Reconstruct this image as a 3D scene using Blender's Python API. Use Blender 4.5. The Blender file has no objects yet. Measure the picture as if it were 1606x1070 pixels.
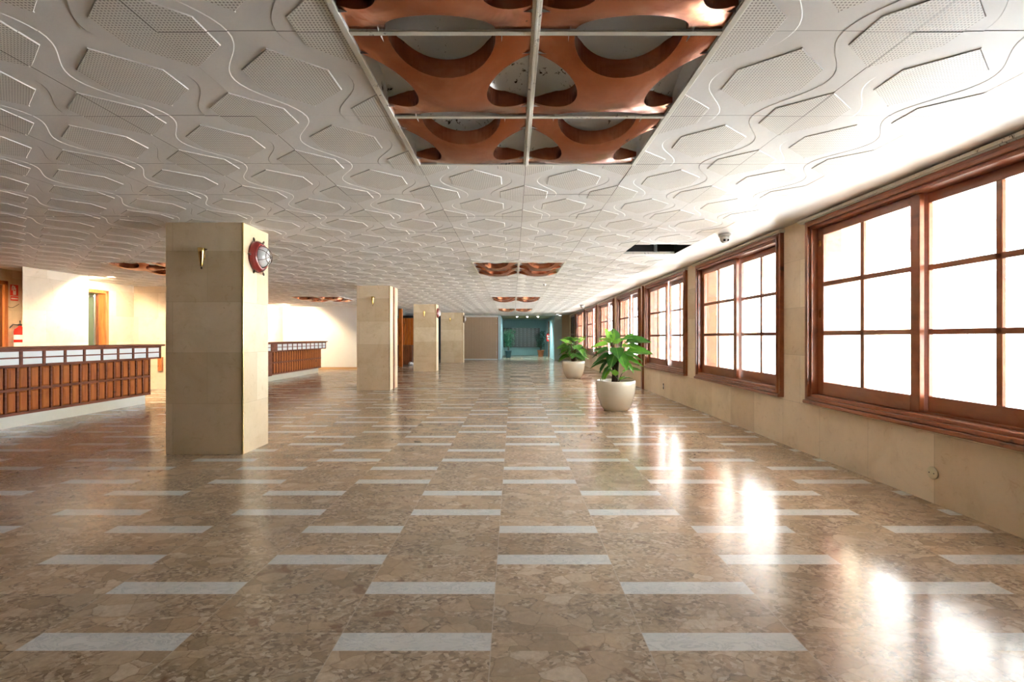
import bpy, bmesh, math, random, mathutils.geometry
from mathutils import Vector, Matrix

random.seed(7)
C = bpy.context.scene.collection
PI = math.pi
S = bpy.context.scene

# ------------------------------------------------------------------ camera, sky, sun, exposure
CAMH = 1.185          # camera height above the floor
CEIL = 2.351          # underside of the tiled ceiling
cam_d = bpy.data.cameras.new('camera'); cam = bpy.data.objects.new('camera', cam_d); C.objects.link(cam)
cam.location = (0, 0, CAMH); cam.rotation_euler = (PI/2, 0, 0)
cam_d.sensor_width = 36.0; cam_d.lens = 777.0/1606.0*36.0
cam_d.shift_x = -1.8/1606.0; cam_d.shift_y = -5.5/1606.0
cam_d.clip_start = 0.02; cam_d.clip_end = 300
S.camera = cam

world = bpy.data.worlds.new('sky'); S.world = world; world.use_nodes = True
bg = world.node_tree.nodes['Background']; bg.inputs[0].default_value = (0.84, 0.93, 1.0, 1); bg.inputs[1].default_value = 20.0

sun_d = bpy.data.lights.new('sun', 'SUN'); sun = bpy.data.objects.new('sun', sun_d); C.objects.link(sun)
sun_d.energy = 105.0; sun_d.angle = math.radians(1.5); sun_d.color = (1.0, 0.985, 0.96)
sun.rotation_euler = Vector((-1.0, 0.75, -1.35)).to_track_quat('-Z', 'Y').to_euler()

S.view_settings.view_transform = 'Standard'; S.view_settings.look = 'None'
S.view_settings.gamma = 1.0; S.view_settings.exposure = 1.12
try: S.view_settings.use_curve_mapping = False
except Exception: pass
cy = S.cycles
cy.max_bounces = 12; cy.diffuse_bounces = 8; cy.glossy_bounces = 4; cy.transparent_max_bounces = 16
cy.sample_clamp_indirect = 8.0; cy.caustics_reflective = False; cy.caustics_refractive = False
cy.use_denoising = True

# ------------------------------------------------------------------ node helper
class V:
    def __init__(s, nt, sock): s.nt = nt; s.k = sock
    def _m(s, op, o=None, o2=None):
        n = s.nt.nodes.new('ShaderNodeMath'); n.operation = op
        s.nt.links.new(s.k, n.inputs[0])
        for i, q in ((1, o), (2, o2)):
            if q is None: continue
            if isinstance(q, V): s.nt.links.new(q.k, n.inputs[i])
            else: n.inputs[i].default_value = q
        return V(s.nt, n.outputs[0])
    def __add__(s, o): return s._m('ADD', o)
    def __sub__(s, o): return s._m('SUBTRACT', o)
    def __mul__(s, o): return s._m('MULTIPLY', o)
    def __truediv__(s, o): return s._m('DIVIDE', o)
    def floor(s): return s._m('FLOOR')
    def fract(s): return s._m('FRACT')
    def abs(s): return s._m('ABSOLUTE')
    def lt(s, o): return s._m('LESS_THAN', o)
    def gt(s, o): return s._m('GREATER_THAN', o)
    def mod(s, o): return s._m('FLOORED_MODULO', o)
    def max(s, o): return s._m('MAXIMUM', o)
    def min(s, o): return s._m('MINIMUM', o)

def newmat(name, color=(.8, .8, .8), rough=.5, metal=0.0, spec=.5, coat=0.0, trans=0.0):
    m = bpy.data.materials.new(name); m.use_nodes = True
    b = m.node_tree.nodes['Principled BSDF']
    b.inputs['Base Color'].default_value = (*color, 1); b.inputs['Roughness'].default_value = rough
    b.inputs['Metallic'].default_value = metal; b.inputs['Specular IOR Level'].default_value = spec
    b.inputs['Coat Weight'].default_value = coat; b.inputs['Coat Roughness'].default_value = .08
    if trans: b.inputs['Transmission Weight'].default_value = trans
    return m
def node(nt, t, **kw):
    n = nt.nodes.new(t)
    for k, v in kw.items(): setattr(n, k, v)
    return n
def coords(nt, kind='Object'):
    return nt.nodes.new('ShaderNodeTexCoord').outputs[kind]
def wpos(nt): return nt.nodes.new('ShaderNodeNewGeometry').outputs['Position']
def mapping(nt, src, scale=(1, 1, 1), loc=(0, 0, 0)):
    n = nt.nodes.new('ShaderNodeMapping'); nt.links.new(src, n.inputs[0])
    n.inputs['Scale'].default_value = scale; n.inputs['Location'].default_value = loc
    return n.outputs[0]
def noise(nt, src, scale, detail=4, rough=.55, dist=0):
    n = nt.nodes.new('ShaderNodeTexNoise'); nt.links.new(src, n.inputs['Vector'])
    n.inputs['Scale'].default_value = scale; n.inputs['Detail'].default_value = detail
    n.inputs['Roughness'].default_value = rough; n.inputs['Distortion'].default_value = dist
    return n.outputs['Fac'], n.outputs['Color']
def ramp(nt, fac, stops, interp='LINEAR'):
    n = nt.nodes.new('ShaderNodeValToRGB'); nt.links.new(fac, n.inputs[0]); r = n.color_ramp; r.interpolation = interp
    while len(r.elements) > 1: r.elements.remove(r.elements[-1])
    r.elements[0].position = stops[0][0]; r.elements[0].color = (*stops[0][1], 1)
    for p, c in stops[1:]:
        e = r.elements.new(p); e.color = (*c, 1)
    return n.outputs[0]
def mix(nt, fac, a, b, mode='MIX'):
    n = nt.nodes.new('ShaderNodeMix'); n.data_type = 'RGBA'; n.blend_type = mode
    for s, v in ((n.inputs[0], fac), (n.inputs[6], a), (n.inputs[7], b)):
        if isinstance(v, V): nt.links.new(v.k, s)
        elif isinstance(v, (int, float)): s.default_value = v
        elif isinstance(v, tuple): s.default_value = (*v, 1)
        else: nt.links.new(v, s)
    return n.outputs[2]
def bsdf(m): return m.node_tree.nodes['Principled BSDF']
def bump(m, h, strength=.3, dist=.002):
    nt = m.node_tree; n = nt.nodes.new('ShaderNodeBump'); n.inputs['Strength'].default_value = strength
    n.inputs['Distance'].default_value = dist; nt.links.new(h, n.inputs['Height'])
    nt.links.new(n.outputs[0], bsdf(m).inputs['Normal'])

# ------------------------------------------------------------------ materials
TX0, TW = -.085, .60          # floor tile columns
TY0, HP = 1.873, .7143        # strip rows, half period
def mat_floor():
    m = newmat('breccia_floor', rough=.12); nt = m.node_tree; P = wpos(nt)
    sep = nt.nodes.new('ShaderNodeSeparateXYZ'); nt.links.new(P, sep.inputs[0])
    x, y = V(nt, sep.outputs[0]), V(nt, sep.outputs[1])
    u = (x - TX0)/TW; col = u.floor(); fu = u.fract()
    par = col.mod(2.0)                         # 1 for the column left of X0
    yy = (y - TY0 + (V(nt, par.k)*(-1) + 1)*HP).mod(2*HP)
    st = yy.gt(0)*yy.lt(.1143)
    st2 = yy.gt(.4143)*yy.lt(.5286)
    strip = st.max(st2)
    # joints
    ju = fu.lt(.0035).max(fu.gt(.9965))
    jv = None
    for e in (0, .1143, .4143, .5286, .8286, 1.1286, 1.4286):
        q = (yy - e).abs().lt(.0011); jv = q if jv is None else jv.max(q)
    joint = ju.max(jv)
    # tile id for a change of tone and of grain between slabs
    tid = ((yy - .5286)/.30).floor() + ((y - TY0)/(2*HP)).floor()*7 + col*13
    wn = nt.nodes.new('ShaderNodeTexWhiteNoise'); wn.noise_dimensions = '1D'; nt.links.new(tid.k, wn.inputs['W'])
    off = nt.nodes.new('ShaderNodeVectorMath'); off.operation = 'SCALE'; nt.links.new(wn.outputs['Color'], off.inputs[0]); off.inputs['Scale'].default_value = 7.0
    ad = nt.nodes.new('ShaderNodeVectorMath'); ad.operation = 'ADD'; nt.links.new(P, ad.inputs[0]); nt.links.new(off.outputs[0], ad.inputs[1])
    # warp
    _, nc = noise(nt, ad.outputs[0], 7, 5, .6)
    wv = nt.nodes.new('ShaderNodeVectorMath'); wv.operation = 'MULTIPLY_ADD'; nt.links.new(nc, wv.inputs[0]); wv.inputs[1].default_value = (.075, .075, .075); nt.links.new(ad.outputs[0], wv.inputs[2])
    Q = mapping(nt, wv.outputs[0], (1.0, 1.5, 1))
    vo = nt.nodes.new('ShaderNodeTexVoronoi'); vo.inputs['Scale'].default_value = 8.5; nt.links.new(Q, vo.inputs['Vector'])
    sc = nt.nodes.new('ShaderNodeSeparateColor'); nt.links.new(vo.outputs['Color'], sc.inputs[0])
    clast = ramp(nt, sc.outputs[0], [(0, (.28, .20, .13)), (.25, (.37, .27, .18)), (.5, (.42, .315, .215)), (.75, (.45, .34, .235)), (.93, (.54, .435, .33)), (1, (.51, .395, .285))])
    vs = nt.nodes.new('ShaderNodeTexVoronoi'); vs.inputs['Scale'].default_value = 52; nt.links.new(Q, vs.inputs['Vector'])
    ss = nt.nodes.new('ShaderNodeSeparateColor'); nt.links.new(vs.outputs['Color'], ss.inputs[0])
    small = ramp(nt, ss.outputs[1], [(0, (.20, .142, .095)), (.3, (.30, .218, .148)), (.6, (.38, .285, .198)), (1, (.52, .42, .32))])
    f1, _ = noise(nt, ad.outputs[0], 3.2, 5, .6, .4)
    msk = ramp(nt, f1, [(.47, (0, 0, 0)), (.56, (1, 1, 1))])
    msk = V(nt, msk).max(V(nt, sc.outputs[1]).lt(.30))
    c = mix(nt, msk, clast, small)
    ve = nt.nodes.new('ShaderNodeTexVoronoi'); ve.feature = 'DISTANCE_TO_EDGE'; ve.inputs['Scale'].default_value = 8.5; nt.links.new(Q, ve.inputs['Vector'])
    ed = ramp(nt, ve.outputs['Distance'], [(0, (.55, .5, .45)), (.035, (1, 1, 1))])
    c = mix(nt, .75, c, ed, 'MULTIPLY')
    f2, _ = noise(nt, ad.outputs[0], 40, 4, .6)
    c = mix(nt, .6, c, ramp(nt, f2, [(.3, (.72, .70, .66)), (.7, (1.18, 1.15, 1.1))]), 'MULTIPLY')
    f3, _ = noise(nt, ad.outputs[0], 5.5, 3, .5, .8)
    c = mix(nt, V(nt, ramp(nt, f3, [(.66, (0, 0, 0)), (.72, (1, 1, 1))]))*.7, c, (.16, .085, .045))
    tt = ramp(nt, wn.outputs['Value'], [(0, (.86, .86, .84)), (1, (1.10, 1.08, 1.04))])
    c = mix(nt, 1.0, c, tt, 'MULTIPLY')
    # white veined strips
    f4, _ = noise(nt, mapping(nt, P, (3, 7, 1)), 2.4, 6, .65, 1.2)
    wm = ramp(nt, f4, [(.3, (.50, .49, .46)), (.48, (.62, .61, .57)), (.53, (.44, .44, .43)), (.56, (.62, .61, .58)), (.8, (.66, .65, .61))])
    c = mix(nt, strip, c, wm)
    c = mix(nt, joint*.55, c, (.50, .42, .33))
    nt.links.new(c, bsdf(m).inputs['Base Color'])
    fr, _ = noise(nt, P, 1.3, 4, .6)
    nt.links.new(ramp(nt, fr, [(.3, (.15, .15, .15)), (.7, (.22, .22, .22))]), bsdf(m).inputs['Roughness'])
    bsdf(m).inputs['Specular IOR Level'].default_value = .40
    fb, _ = noise(nt, P, 2.2, 3, .5)
    bump(m, (V(nt, fb) + joint*(-.02)).k, .22, .012)
    return m

def mat_marble(name, bw=.70, rh=.515, tint=(1, 1, 1), light=1.0, rough=.34, ox=0.0, oz=0.0):
    """cream marble slabs laid in courses; runs along whichever way the face looks"""
    m = newmat(name, rough=rough); nt = m.node_tree
    g = nt.nodes.new('ShaderNodeNewGeometry'); P = g.outputs['Position']
    sp = nt.nodes.new('ShaderNodeSeparateXYZ'); nt.links.new(P, sp.inputs[0])
    sn = nt.nodes.new('ShaderNodeSeparateXYZ'); nt.links.new(g.outputs['True Normal'], sn.inputs[0])
    isx = V(nt, sn.outputs[0]).abs().gt(.6)
    uu = V(nt, sp.outputs[1])*isx + V(nt, sp.outputs[0])*(isx*(-1) + 1) + ox
    cb = nt.nodes.new('ShaderNodeCombineXYZ'); nt.links.new(uu.k, cb.inputs[0])
    nt.links.new((V(nt, sp.outputs[2]) + oz).k, cb.inputs[1])
    br = nt.nodes.new('ShaderNodeTexBrick'); nt.links.new(cb.outputs[0], br.inputs['Vector'])
    br.offset = .5; br.inputs['Scale'].default_value = 1; br.inputs['Brick Width'].default_value = bw; br.inputs['Row Height'].default_value = rh
    br.inputs['Mortar Size'].default_value = .0016; br.inputs['Mortar Smooth'].default_value = 0
    br.inputs['Color1'].default_value = (0, 0, 0, 1); br.inputs['Color2'].default_value = (1, 1, 1, 1); br.inputs['Mortar'].default_value = (.5, .5, .5, 1)
    L = light
    base = ramp(nt, br.outputs['Color'], [(0, (.58*L, .465*L, .335*L)), (.5, (.66*L, .55*L, .42*L)), (1, (.71*L, .61*L, .485*L))])
    f, _ = noise(nt, P, 2.1, 7, .62, .7)
    c = mix(nt, .8, base, ramp(nt, f, [(.25, (.82, .77, .68)), (.5, (1, 1, 1)), (.75, (1.08, 1.09, 1.12))]), 'MULTIPLY')
    f, _ = noise(nt, P, 9, 8, .7, 1.4)
    c = mix(nt, .5, c, ramp(nt, f, [(.30, (.70, .60, .46)), (.42, (1, 1, 1)), (.7, (1.04, 1.04, 1.05))]), 'MULTIPLY')
    f, _ = noise(nt, P, 22, 3, .5, 0)
    c = mix(nt, V(nt, ramp(nt, f, [(.74, (0, 0, 0)), (.78, (1, 1, 1))]))*.6, c, (.30, .20, .11))
    c = mix(nt, V(nt, br.outputs['Fac'])*.55, c, (.30, .23, .15))
    c = mix(nt, 1.0, c, tint, 'MULTIPLY')
    nt.links.new(c, bsdf(m).inputs['Base Color'])
    bump(m, (V(nt, br.outputs['Fac'])*(-1)).k, .4, .002)
    bsdf(m).inputs['Specular IOR Level'].default_value = .22
    return m

def mat_wood(name, a, b, rough=.28, scale=(1, 1, .12), coat=.3, s=14):
    m = newmat(name, rough=rough, coat=coat); nt = m.node_tree
    P = mapping(nt, wpos(nt), scale)
    f, _ = noise(nt, P, s, 6, .6, 1.6)
    c = ramp(nt, f, [(.28, tuple(k*.55 for k in a)), (.45, a), (.62, b), (.8, tuple(k*.8 for k in a))])
    f, _ = noise(nt, wpos(nt), 7.0, 2, .4, .3)
    c = mix(nt, V(nt, ramp(nt, f, [(.73, (0, 0, 0)), (.77, (1, 1, 1))]))*.7, c, (.05, .02, .01))
    nt.links.new(c, bsdf(m).inputs['Base Color'])
    return m

def mat_plaster(name, col, rough=.6, var=.05):
    m = newmat(name, rough=rough); nt = m.node_tree
    f, _ = noise(nt, wpos(nt), 3, 5, .6)
    a = tuple(k*(1-var) for k in col); b = tuple(min(1, k*(1+var)) for k in col)
    nt.links.new(ramp(nt, f, [(.3, a), (.7, b)]), bsdf(m).inputs['Base Color'])
    f, _ = noise(nt, wpos(nt), 60, 3, .5); bump(m, f, .12, .002)
    return m

def mat_perf():
    m = newmat('perforated_panel', (.60, .58, .54), .5); nt = m.node_tree
    sp = nt.nodes.new('ShaderNodeSeparateXYZ'); nt.links.new(wpos(nt), sp.inputs[0])
    u = (V(nt, sp.outputs[0])/.0135).fract() - .5; v = (V(nt, sp.outputs[1])/.0135).fract() - .5
    r = u*u + v*v
    hole = r.lt(.075)
    c = mix(nt, hole*.85, (.73, .71, .665), (.16, .145, .125))
    nt.links.new(c, bsdf(m).inputs['Base Color'])
    return m

def mat_copper():
    m = newmat('copper_sheet', (.62, .24, .12), .24, 1.0); nt = m.node_tree
    f, _ = noise(nt, wpos(nt), 4, 5, .6, .6)
    c = ramp(nt, f, [(.3, (.31, .095, .038)), (.5, (.39, .135, .062)), (.72, (.50, .215, .125))])
    f, _ = noise(nt, wpos(nt), 13, 4, .6, .5)
    c = mix(nt, V(nt, ramp(nt, f, [(.71, (0, 0, 0)), (.73, (1, 1, 1))]))*.8, c, (.03, .015, .01))
    nt.links.new(c, bsdf(m).inputs['Base Color'])
    f, _ = noise(nt, wpos(nt), 5, 3, .5, .3); bump(m, f, .35, .02)
    return m

def mat_rusty(name, col, rough=.35):
    m = newmat(name, col, rough); nt = m.node_tree
    f, _ = noise(nt, mapping(nt, wpos(nt), (1, 1, .6)), 34, 5, .65, .3); g, _ = noise(nt, wpos(nt), 4, 2, .5)
    k = V(nt, ramp(nt, f, [(.60, (0, 0, 0)), (.63, (1, 1, 1))]))*V(nt, ramp(nt, g, [(.52, (0, 0, 0)), (.60, (1, 1, 1))]))
    nt.links.new(mix(nt, k, col, (.05, .035, .025)), bsdf(m).inputs['Base Color'])
    return m

def mat_glass():
    m = bpy.data.materials.new('window_glass'); m.use_nodes = True; nt = m.node_tree
    for n in list(nt.nodes): nt.nodes.remove(n)
    out = nt.nodes.new('ShaderNodeOutputMaterial'); mx = nt.nodes.new('ShaderNodeMixShader')
    tr = nt.nodes.new('ShaderNodeBsdfTransparent'); tr.inputs[0].default_value = (.97, .98, .98, 1)
    gl = nt.nodes.new('ShaderNodeBsdfGlossy'); gl.inputs['Roughness'].default_value = .02
    lw = nt.nodes.new('ShaderNodeLayerWeight'); lw.inputs[0].default_value = .5
    fr = V(nt, lw.outputs['Facing'])._m('POWER', 4.5)*.55 + .03
    nt.links.new(fr.k, mx.inputs[0]); nt.links.new(tr.outputs[0], mx.inputs[1]); nt.links.new(gl.outputs[0], mx.inputs[2])
    nt.links.new(mx.outputs[0], out.inputs[0]); return m

def mat_emit(name, col, st):
    m = newmat(name, col); b = bsdf(m); b.inputs['Emission Color'].default_value = (*col, 1); b.inputs['Emission Strength'].default_value = st
    return m

def mat_leaf(name, a, b, vein):
    m = newmat(name, rough=.32); nt = m.node_tree
    oi = nt.nodes.new('ShaderNodeObjectInfo')
    f, _ = noise(nt, coords(nt), 9, 3, .5)
    k = V(nt, oi.outputs['Random'])*.6 + V(nt, f)*.45
    c = ramp(nt, k.k, [(.15, a), (.85, b)])
    sp = nt.nodes.new('ShaderNodeSeparateXYZ'); nt.links.new(coords(nt), sp.inputs[0])
    rib = V(nt, sp.outputs[1]).abs().lt(.0022)
    side = ((V(nt, sp.outputs[0]) - V(nt, sp.outputs[1]).abs()*.7)/.028).fract().lt(.09)
    c = mix(nt, rib.max(side*.35), c, vein)
    nt.links.new(c, bsdf(m).inputs['Base Color'])
    bsdf(m).inputs['Subsurface Weight'].default_value = 0
    # thin leaf: some light passes through
    tl = nt.nodes.new('ShaderNodeBsdfTranslucent'); nt.links.new(c, tl.inputs[0])
    mx = nt.nodes.new('ShaderNodeMixShader'); mx.inputs[0].default_value = .38
    out = nt.nodes['Material Output']
    nt.links.new(bsdf(m).outputs[0], mx.inputs[1]); nt.links.new(tl.outputs[0], mx.inputs[2]); nt.links.new(mx.outputs[0], out.inputs[0])
    return m

M = {}
M['floor'] = mat_floor()
M['pillar'] = mat_marble('pillar_marble', ox=2.74+.36, rough=.38, light=.93, tint=(1.0, .93, .79))  # tint also puts the hall's warm light into the marble colour
M['wallmarble'] = mat_marble('window_wall_marble', bw=.66, rh=.50, light=1.16, tint=(1, .97, .89), ox=.1)
M['lobbymarble'] = mat_marble('lobby_wall_marble', bw=.9, rh=.55, light=1.02, rough=.35)
M['wood'] = mat_wood('varnished_redwood', (.235, .070, .026), (.30, .095, .036), .3, (1, .25, .6), coat=.1, s=5)
M['woodv'] = mat_wood('varnished_redwood_dark', (.16, .045, .016), (.24, .075, .028), .3, (1, .14, 1))
M['panel'] = mat_wood('amber_wood_panel', (.35, .085, .010), (.44, .125, .018), .5, (1, 1, .12), coat=0, s=10)
M['counter'] = mat_wood('counter_dark_wood', (.17, .044, .017), (.23, .066, .025), .5, (1, .12, 1), coat=0)
for k in ('panel', 'counter'): bsdf(M[k]).inputs['Specular IOR Level'].default_value = .25
M['ceil'] = mat_plaster('plaster_tile', (.71, .70, .68), .5, .03)
M['perf'] = mat_perf()
M['gap'] = newmat('dark_gap', (.10, .09, .08), .9)
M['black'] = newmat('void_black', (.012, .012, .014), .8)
M['plain'] = mat_plaster('white_plaster', (.74, .73, .715), .45, .03)
M['white'] = mat_plaster('off_white_paint', (.70, .69, .66), .5, .02)
M['copper'] = mat_copper()
M['frame'] = mat_rusty('chipped_cream_enamel', (.70, .68, .60), .4)
M['enamel'] = mat_rusty('grey_enamel', (.78, .78, .77), .2)
M['glass'] = mat_glass()
M['brass'] = newmat('brass', (.62, .42, .13), .25, 1.0)
M['bronze'] = newmat('dark_bronze', (.10, .06, .035), .35, .8)
M['redwood'] = newmat('glossy_red_wood', (.20, .022, .018), .18, 0, coat=.6)
M['milk'] = newmat('frosted_glass', (.62, .60, .58), .12, coat=.5)
M['pot'] = mat_plaster('cream_glazed_ceramic', (.62, .56, .44), .16, .04)
M['soil'] = mat_plaster('potting_soil', (.045, .03, .02), .9, .3)
M['trunk'] = mat_plaster('brown_bark', (.085, .04, .022), .8, .35)
M['petiole'] = newmat('green_stalk', (.16, .24, .06), .5)
M['leaf'] = mat_leaf('broad_leaf', (.020, .085, .022), (.12, .34, .035), (.30, .46, .12))
M['leafb'] = mat_leaf('young_leaf', (.16, .42, .03), (.28, .55, .06), (.45, .62, .2))
M['leaff'] = mat_leaf('fine_leaf', (.02, .10, .05), (.05, .22, .09), (.08, .26, .12))
M['leafd'] = mat_leaf('dark_fine_leaf', (.008, .03, .02), (.02, .07, .04), (.03, .09, .05))
M['teal'] = mat_plaster('teal_wall', (.25, .38, .39), .5, .03)  # flat teal base colour for the mailbox room's back wall
M['tealpot'] = newmat('dark_teal_plastic', (.02, .07, .09), .4)
M['terracotta'] = mat_plaster('terracotta', (.42, .13, .05), .7, .1)
M['brownpanel'] = newmat('brown_ribbed_panel', (.40, .27, .16), .5)
M['beige'] = mat_plaster('beige_wall', (.64, .54, .45), .6, .03)
M['paleblue'] = mat_plaster('pale_blue_surface', (.42, .58, .62), .4, .03)  # flat pale blue base colour, mostly for the mailbox room's sides
M['olive'] = mat_plaster('olive_soffit', (.20, .15, .06), .6, .08)
M['red'] = newmat('red_lacquer', (.62, .02, .015), .25, coat=.5)
M['rubber'] = newmat('black_rubber', (.02, .02, .02), .5)
M['plastic'] = newmat('white_plastic', (.72, .71, .69), .35)
M['cream'] = newmat('cream_plastic', (.72, .62, .40), .4)
M['signred'] = newmat('sign_red', (.65, .035, .02), .5)
M['signwhite'] = newmat('sign_white', (.75, .72, .68), .5)
M['greenwall'] = mat_plaster('green_grey_wall', (.36, .38, .24), .6, .05)
M['alu'] = newmat('aluminium', (.60, .62, .63), .3, 1.0)
M['mailbox'] = newmat('dark_wood_mailbox', (.045, .03, .028), .35)
M['mailtag'] = newmat('pale_name_tag', (.6, .58, .55), .5)
M['darkwood'] = mat_wood('door_dark_wood', (.12, .035, .012), (.19, .06, .02), .3, (1, 1, .12))
M['orangewood'] = mat_wood('door_orange_wood', (.42, .14, .04), (.52, .19, .06), .3, (1, 1, .12))
M['concrete'] = mat_plaster('outdoor_paving', (.58, .59, .60), .8, .05)
M['porchdark'] = mat_plaster('dark_porch_ground', (.12, .11, .10), .6, .05)  # dark ground added to cut daylight bounced onto the ceiling
M['porch'] = mat_plaster('porch_render', (.74, .73, .71), .7, .02)
M['outmarble'] = mat_marble('porch_marble', light=1.15, tint=(1, .98, .95), rough=.5)
M['yellow'] = mat_plaster('yellow_render', (.74, .56, .30), .7, .03)
M['spot'] = mat_emit('lit_spot_lamp', (1.0, .93, .80), 30)
M['warmlamp'] = mat_emit('lit_downlight', (1.0, .80, .55), 12)
M['tan'] = newmat('tan_skirting', (.42, .26, .13), .4)
M['voiddark'] = newmat('dark_void_wall', (.035, .045, .055), .6)  # gloom of the unlit opening put into the colour; door panel shares it

# ------------------------------------------------------------------ geometry helpers
class MB:
    """collects shapes given in world coordinates and links them as ONE mesh object"""
    def __init__(s, mats): s.v = []; s.f = []; s.mi = []; s.sm = []; s.mats = mats if isinstance(mats, (list, tuple)) else [mats]; s.cur = 0; s.smooth = False
    def face(s, idx): s.f.append(idx); s.mi.append(s.cur); s.sm.append(s.smooth)
    def poly(s, pts):
        b = len(s.v); s.v += [tuple(p) for p in pts]; s.face(list(range(b, b+len(pts))))
    def hexa(s, p):                        # 8 corners: bottom 4 (ccw from above), top 4
        b = len(s.v); s.v += [tuple(q) for q in p]
        for f in ((3, 2, 1, 0), (4, 5, 6, 7), (0, 1, 5, 4), (1, 2, 6, 5), (2, 3, 7, 6), (3, 0, 4, 7)): s.face([b+i for i in f])
    def box(s, x0, x1, y0, y1, z0, z1, ch=0):
        if ch: return s.chbox(x0, x1, y0, y1, z0, z1, ch)
        s.hexa([(x0, y0, z0), (x1, y0, z0), (x1, y1, z0), (x0, y1, z0), (x0, y0, z1), (x1, y0, z1), (x1, y1, z1), (x0, y1, z1)])
    def chbox(s, x0, x1, y0, y1, z0, z1, c):
        bm = bmesh.new(); bmesh.ops.create_cube(bm, size=1)
        for v in bm.verts: v.co = ((x0+x1)/2 + v.co.x*(x1-x0), (y0+y1)/2 + v.co.y*(y1-y0), (z0+z1)/2 + v.co.z*(z1-z0))
        bmesh.ops.bevel(bm, geom=bm.edges[:], offset=c, segments=1, affect='EDGES', profile=.5)
        s.frombm(bm)
    def frombm(s, bm):
        b = len(s.v); bm.verts.ensure_lookup_table()
        s.v += [tuple(v.co) for v in bm.verts]
        for f in bm.faces: s.face([b+v.index for v in f.verts])
        bm.free()
    def prism(s, plan, z0, z1):            # plan ccw from above
        n = len(plan); b = len(s.v)
        s.v += [(x, y, z0) for x, y in plan] + [(x, y, z1) for x, y in plan]
        s.face([b+n-1-i for i in range(n)]); s.face([b+n+i for i in range(n)])
        for i in range(n):
            j = (i+1) % n; s.face([b+i, b+j, b+n+j, b+n+i])
    def ring(s, pts_list, closed=True, cap0=False, cap1=False):
        """skin a list of point loops"""
        b = len(s.v); n = len(pts_list[0])
        for L in pts_list: s.v += [tuple(p) for p in L]
        for k in range(len(pts_list)-1):
            for i in range(n if closed else n-1):
                j = (i+1) % n
                s.face([b+k*n+i, b+k*n+j, b+(k+1)*n+j, b+(k+1)*n+i])
        if cap0: s.face([b+n-1-i for i in range(n)])
        if cap1: s.face([b+(len(pts_list)-1)*n+i for i in range(n)])
    def lathe(s, prof, o, ax=(0, 0, 1), n=32):
        """prof: list of (radius, height) along axis ax from point o"""
        a = Vector(ax).normalized(); t = Vector((1, 0, 0)) if abs(a.x) < .9 else Vector((0, 1, 0))
        e1 = a.cross(t).normalized(); e2 = a.cross(e1); o = Vector(o)
        loops = [[o + a*h + (e1*math.cos(2*PI*i/n) + e2*math.sin(2*PI*i/n))*max(r, 1e-4) for i in range(n)] for r, h in prof]
        sm = s.smooth; s.smooth = True; s.ring(loops, True, True, True); s.smooth = sm
    def tube(s, pts, rad, n=8):
        pts = [Vector(p) for p in pts]; rads = rad if isinstance(rad, (list, tuple)) else [rad]*len(pts)
        loops = []; prev = None
        for i, p in enumerate(pts):
            d = (pts[min(i+1, len(pts)-1)] - pts[max(i-1, 0)]).normalized()
            if prev is None:
                t = Vector((0, 0, 1)) if abs(d.z) < .9 else Vector((1, 0, 0)); e1 = d.cross(t).normalized()
            else:
                e1 = (prev - d*prev.dot(d)).normalized()
            prev = e1; e2 = d.cross(e1)
            loops.append([p + (e1*math.cos(2*PI*k/n) + e2*math.sin(2*PI*k/n))*rads[i] for k in range(n)])
        sm = s.smooth; s.smooth = True; s.ring(loops, True, True, True); s.smooth = sm
    def build(s, name, parent=None, origin=None, bevel=0, fix=True):
        if parent is not None:
            base = parent['_base'] if '_base' in parent.keys() else (0, 0, 0)
        else: base = origin or (0, 0, 0)
        me = bpy.data.meshes.new(name)
        me.from_pydata([(x-base[0], y-base[1], z-base[2]) for x, y, z in s.v], [], s.f)
        for m in s.mats: me.materials.append(m)
        me.polygons.foreach_set('material_index', s.mi); me.polygons.foreach_set('use_smooth', s.sm)
        if fix:
            bm = bmesh.new(); bm.from_mesh(me); bmesh.ops.recalc_face_normals(bm, faces=bm.faces); bm.to_mesh(me); bm.free()
        me.update()
        o = bpy.data.objects.new(name, me); C.objects.link(o)
        if parent is not None: o.parent = parent; o['_base'] = base
        else: o.location = base; o['_base'] = base
        if bevel:
            md = o.modifiers.new('bevel', 'BEVEL'); md.width = bevel; md.segments = 2; md.limit_method = 'ANGLE'
        return o

def empty(name, loc):
    o = bpy.data.objects.new(name, None); C.objects.link(o); o.location = loc; o.empty_display_size = .1; o['_base'] = tuple(loc); return o
def tag(o, label, cat, group=None, kind=None):
    o['label'] = label; o['category'] = cat
    if group: o['group'] = group
    if kind: o['kind'] = kind
    return o
def struct(o, label, cat): return tag(o, label, cat, kind='structure')
def copy_tree(o, loc):
    r = o.copy(); C.objects.link(r); r.location = loc; r['_base'] = tuple(loc)
    def rec(src, dst):
        for ch in src.children:
            c = ch.copy(); C.objects.link(c); c.parent = dst; rec(ch, c)
    rec(o, r); return r
KIDS = {}

# ------------------------------------------------------------------ structure
YB, YE = -4.0, 26.5            # hall from behind the camera to the end wall
XR = 3.0                       # inner face of the window wall
XL = -8.65                     # recessed left wall
g = MB(M['floor']); g.poly([(XL-2.2, YB-.3, 0), (3.28, YB-.3, 0), (3.28, 33.6, 0), (XL-2.2, 33.6, 0)])
struct(g.build('floor'), 'polished beige breccia floor with inlaid pale marble strips', 'floor')

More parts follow.
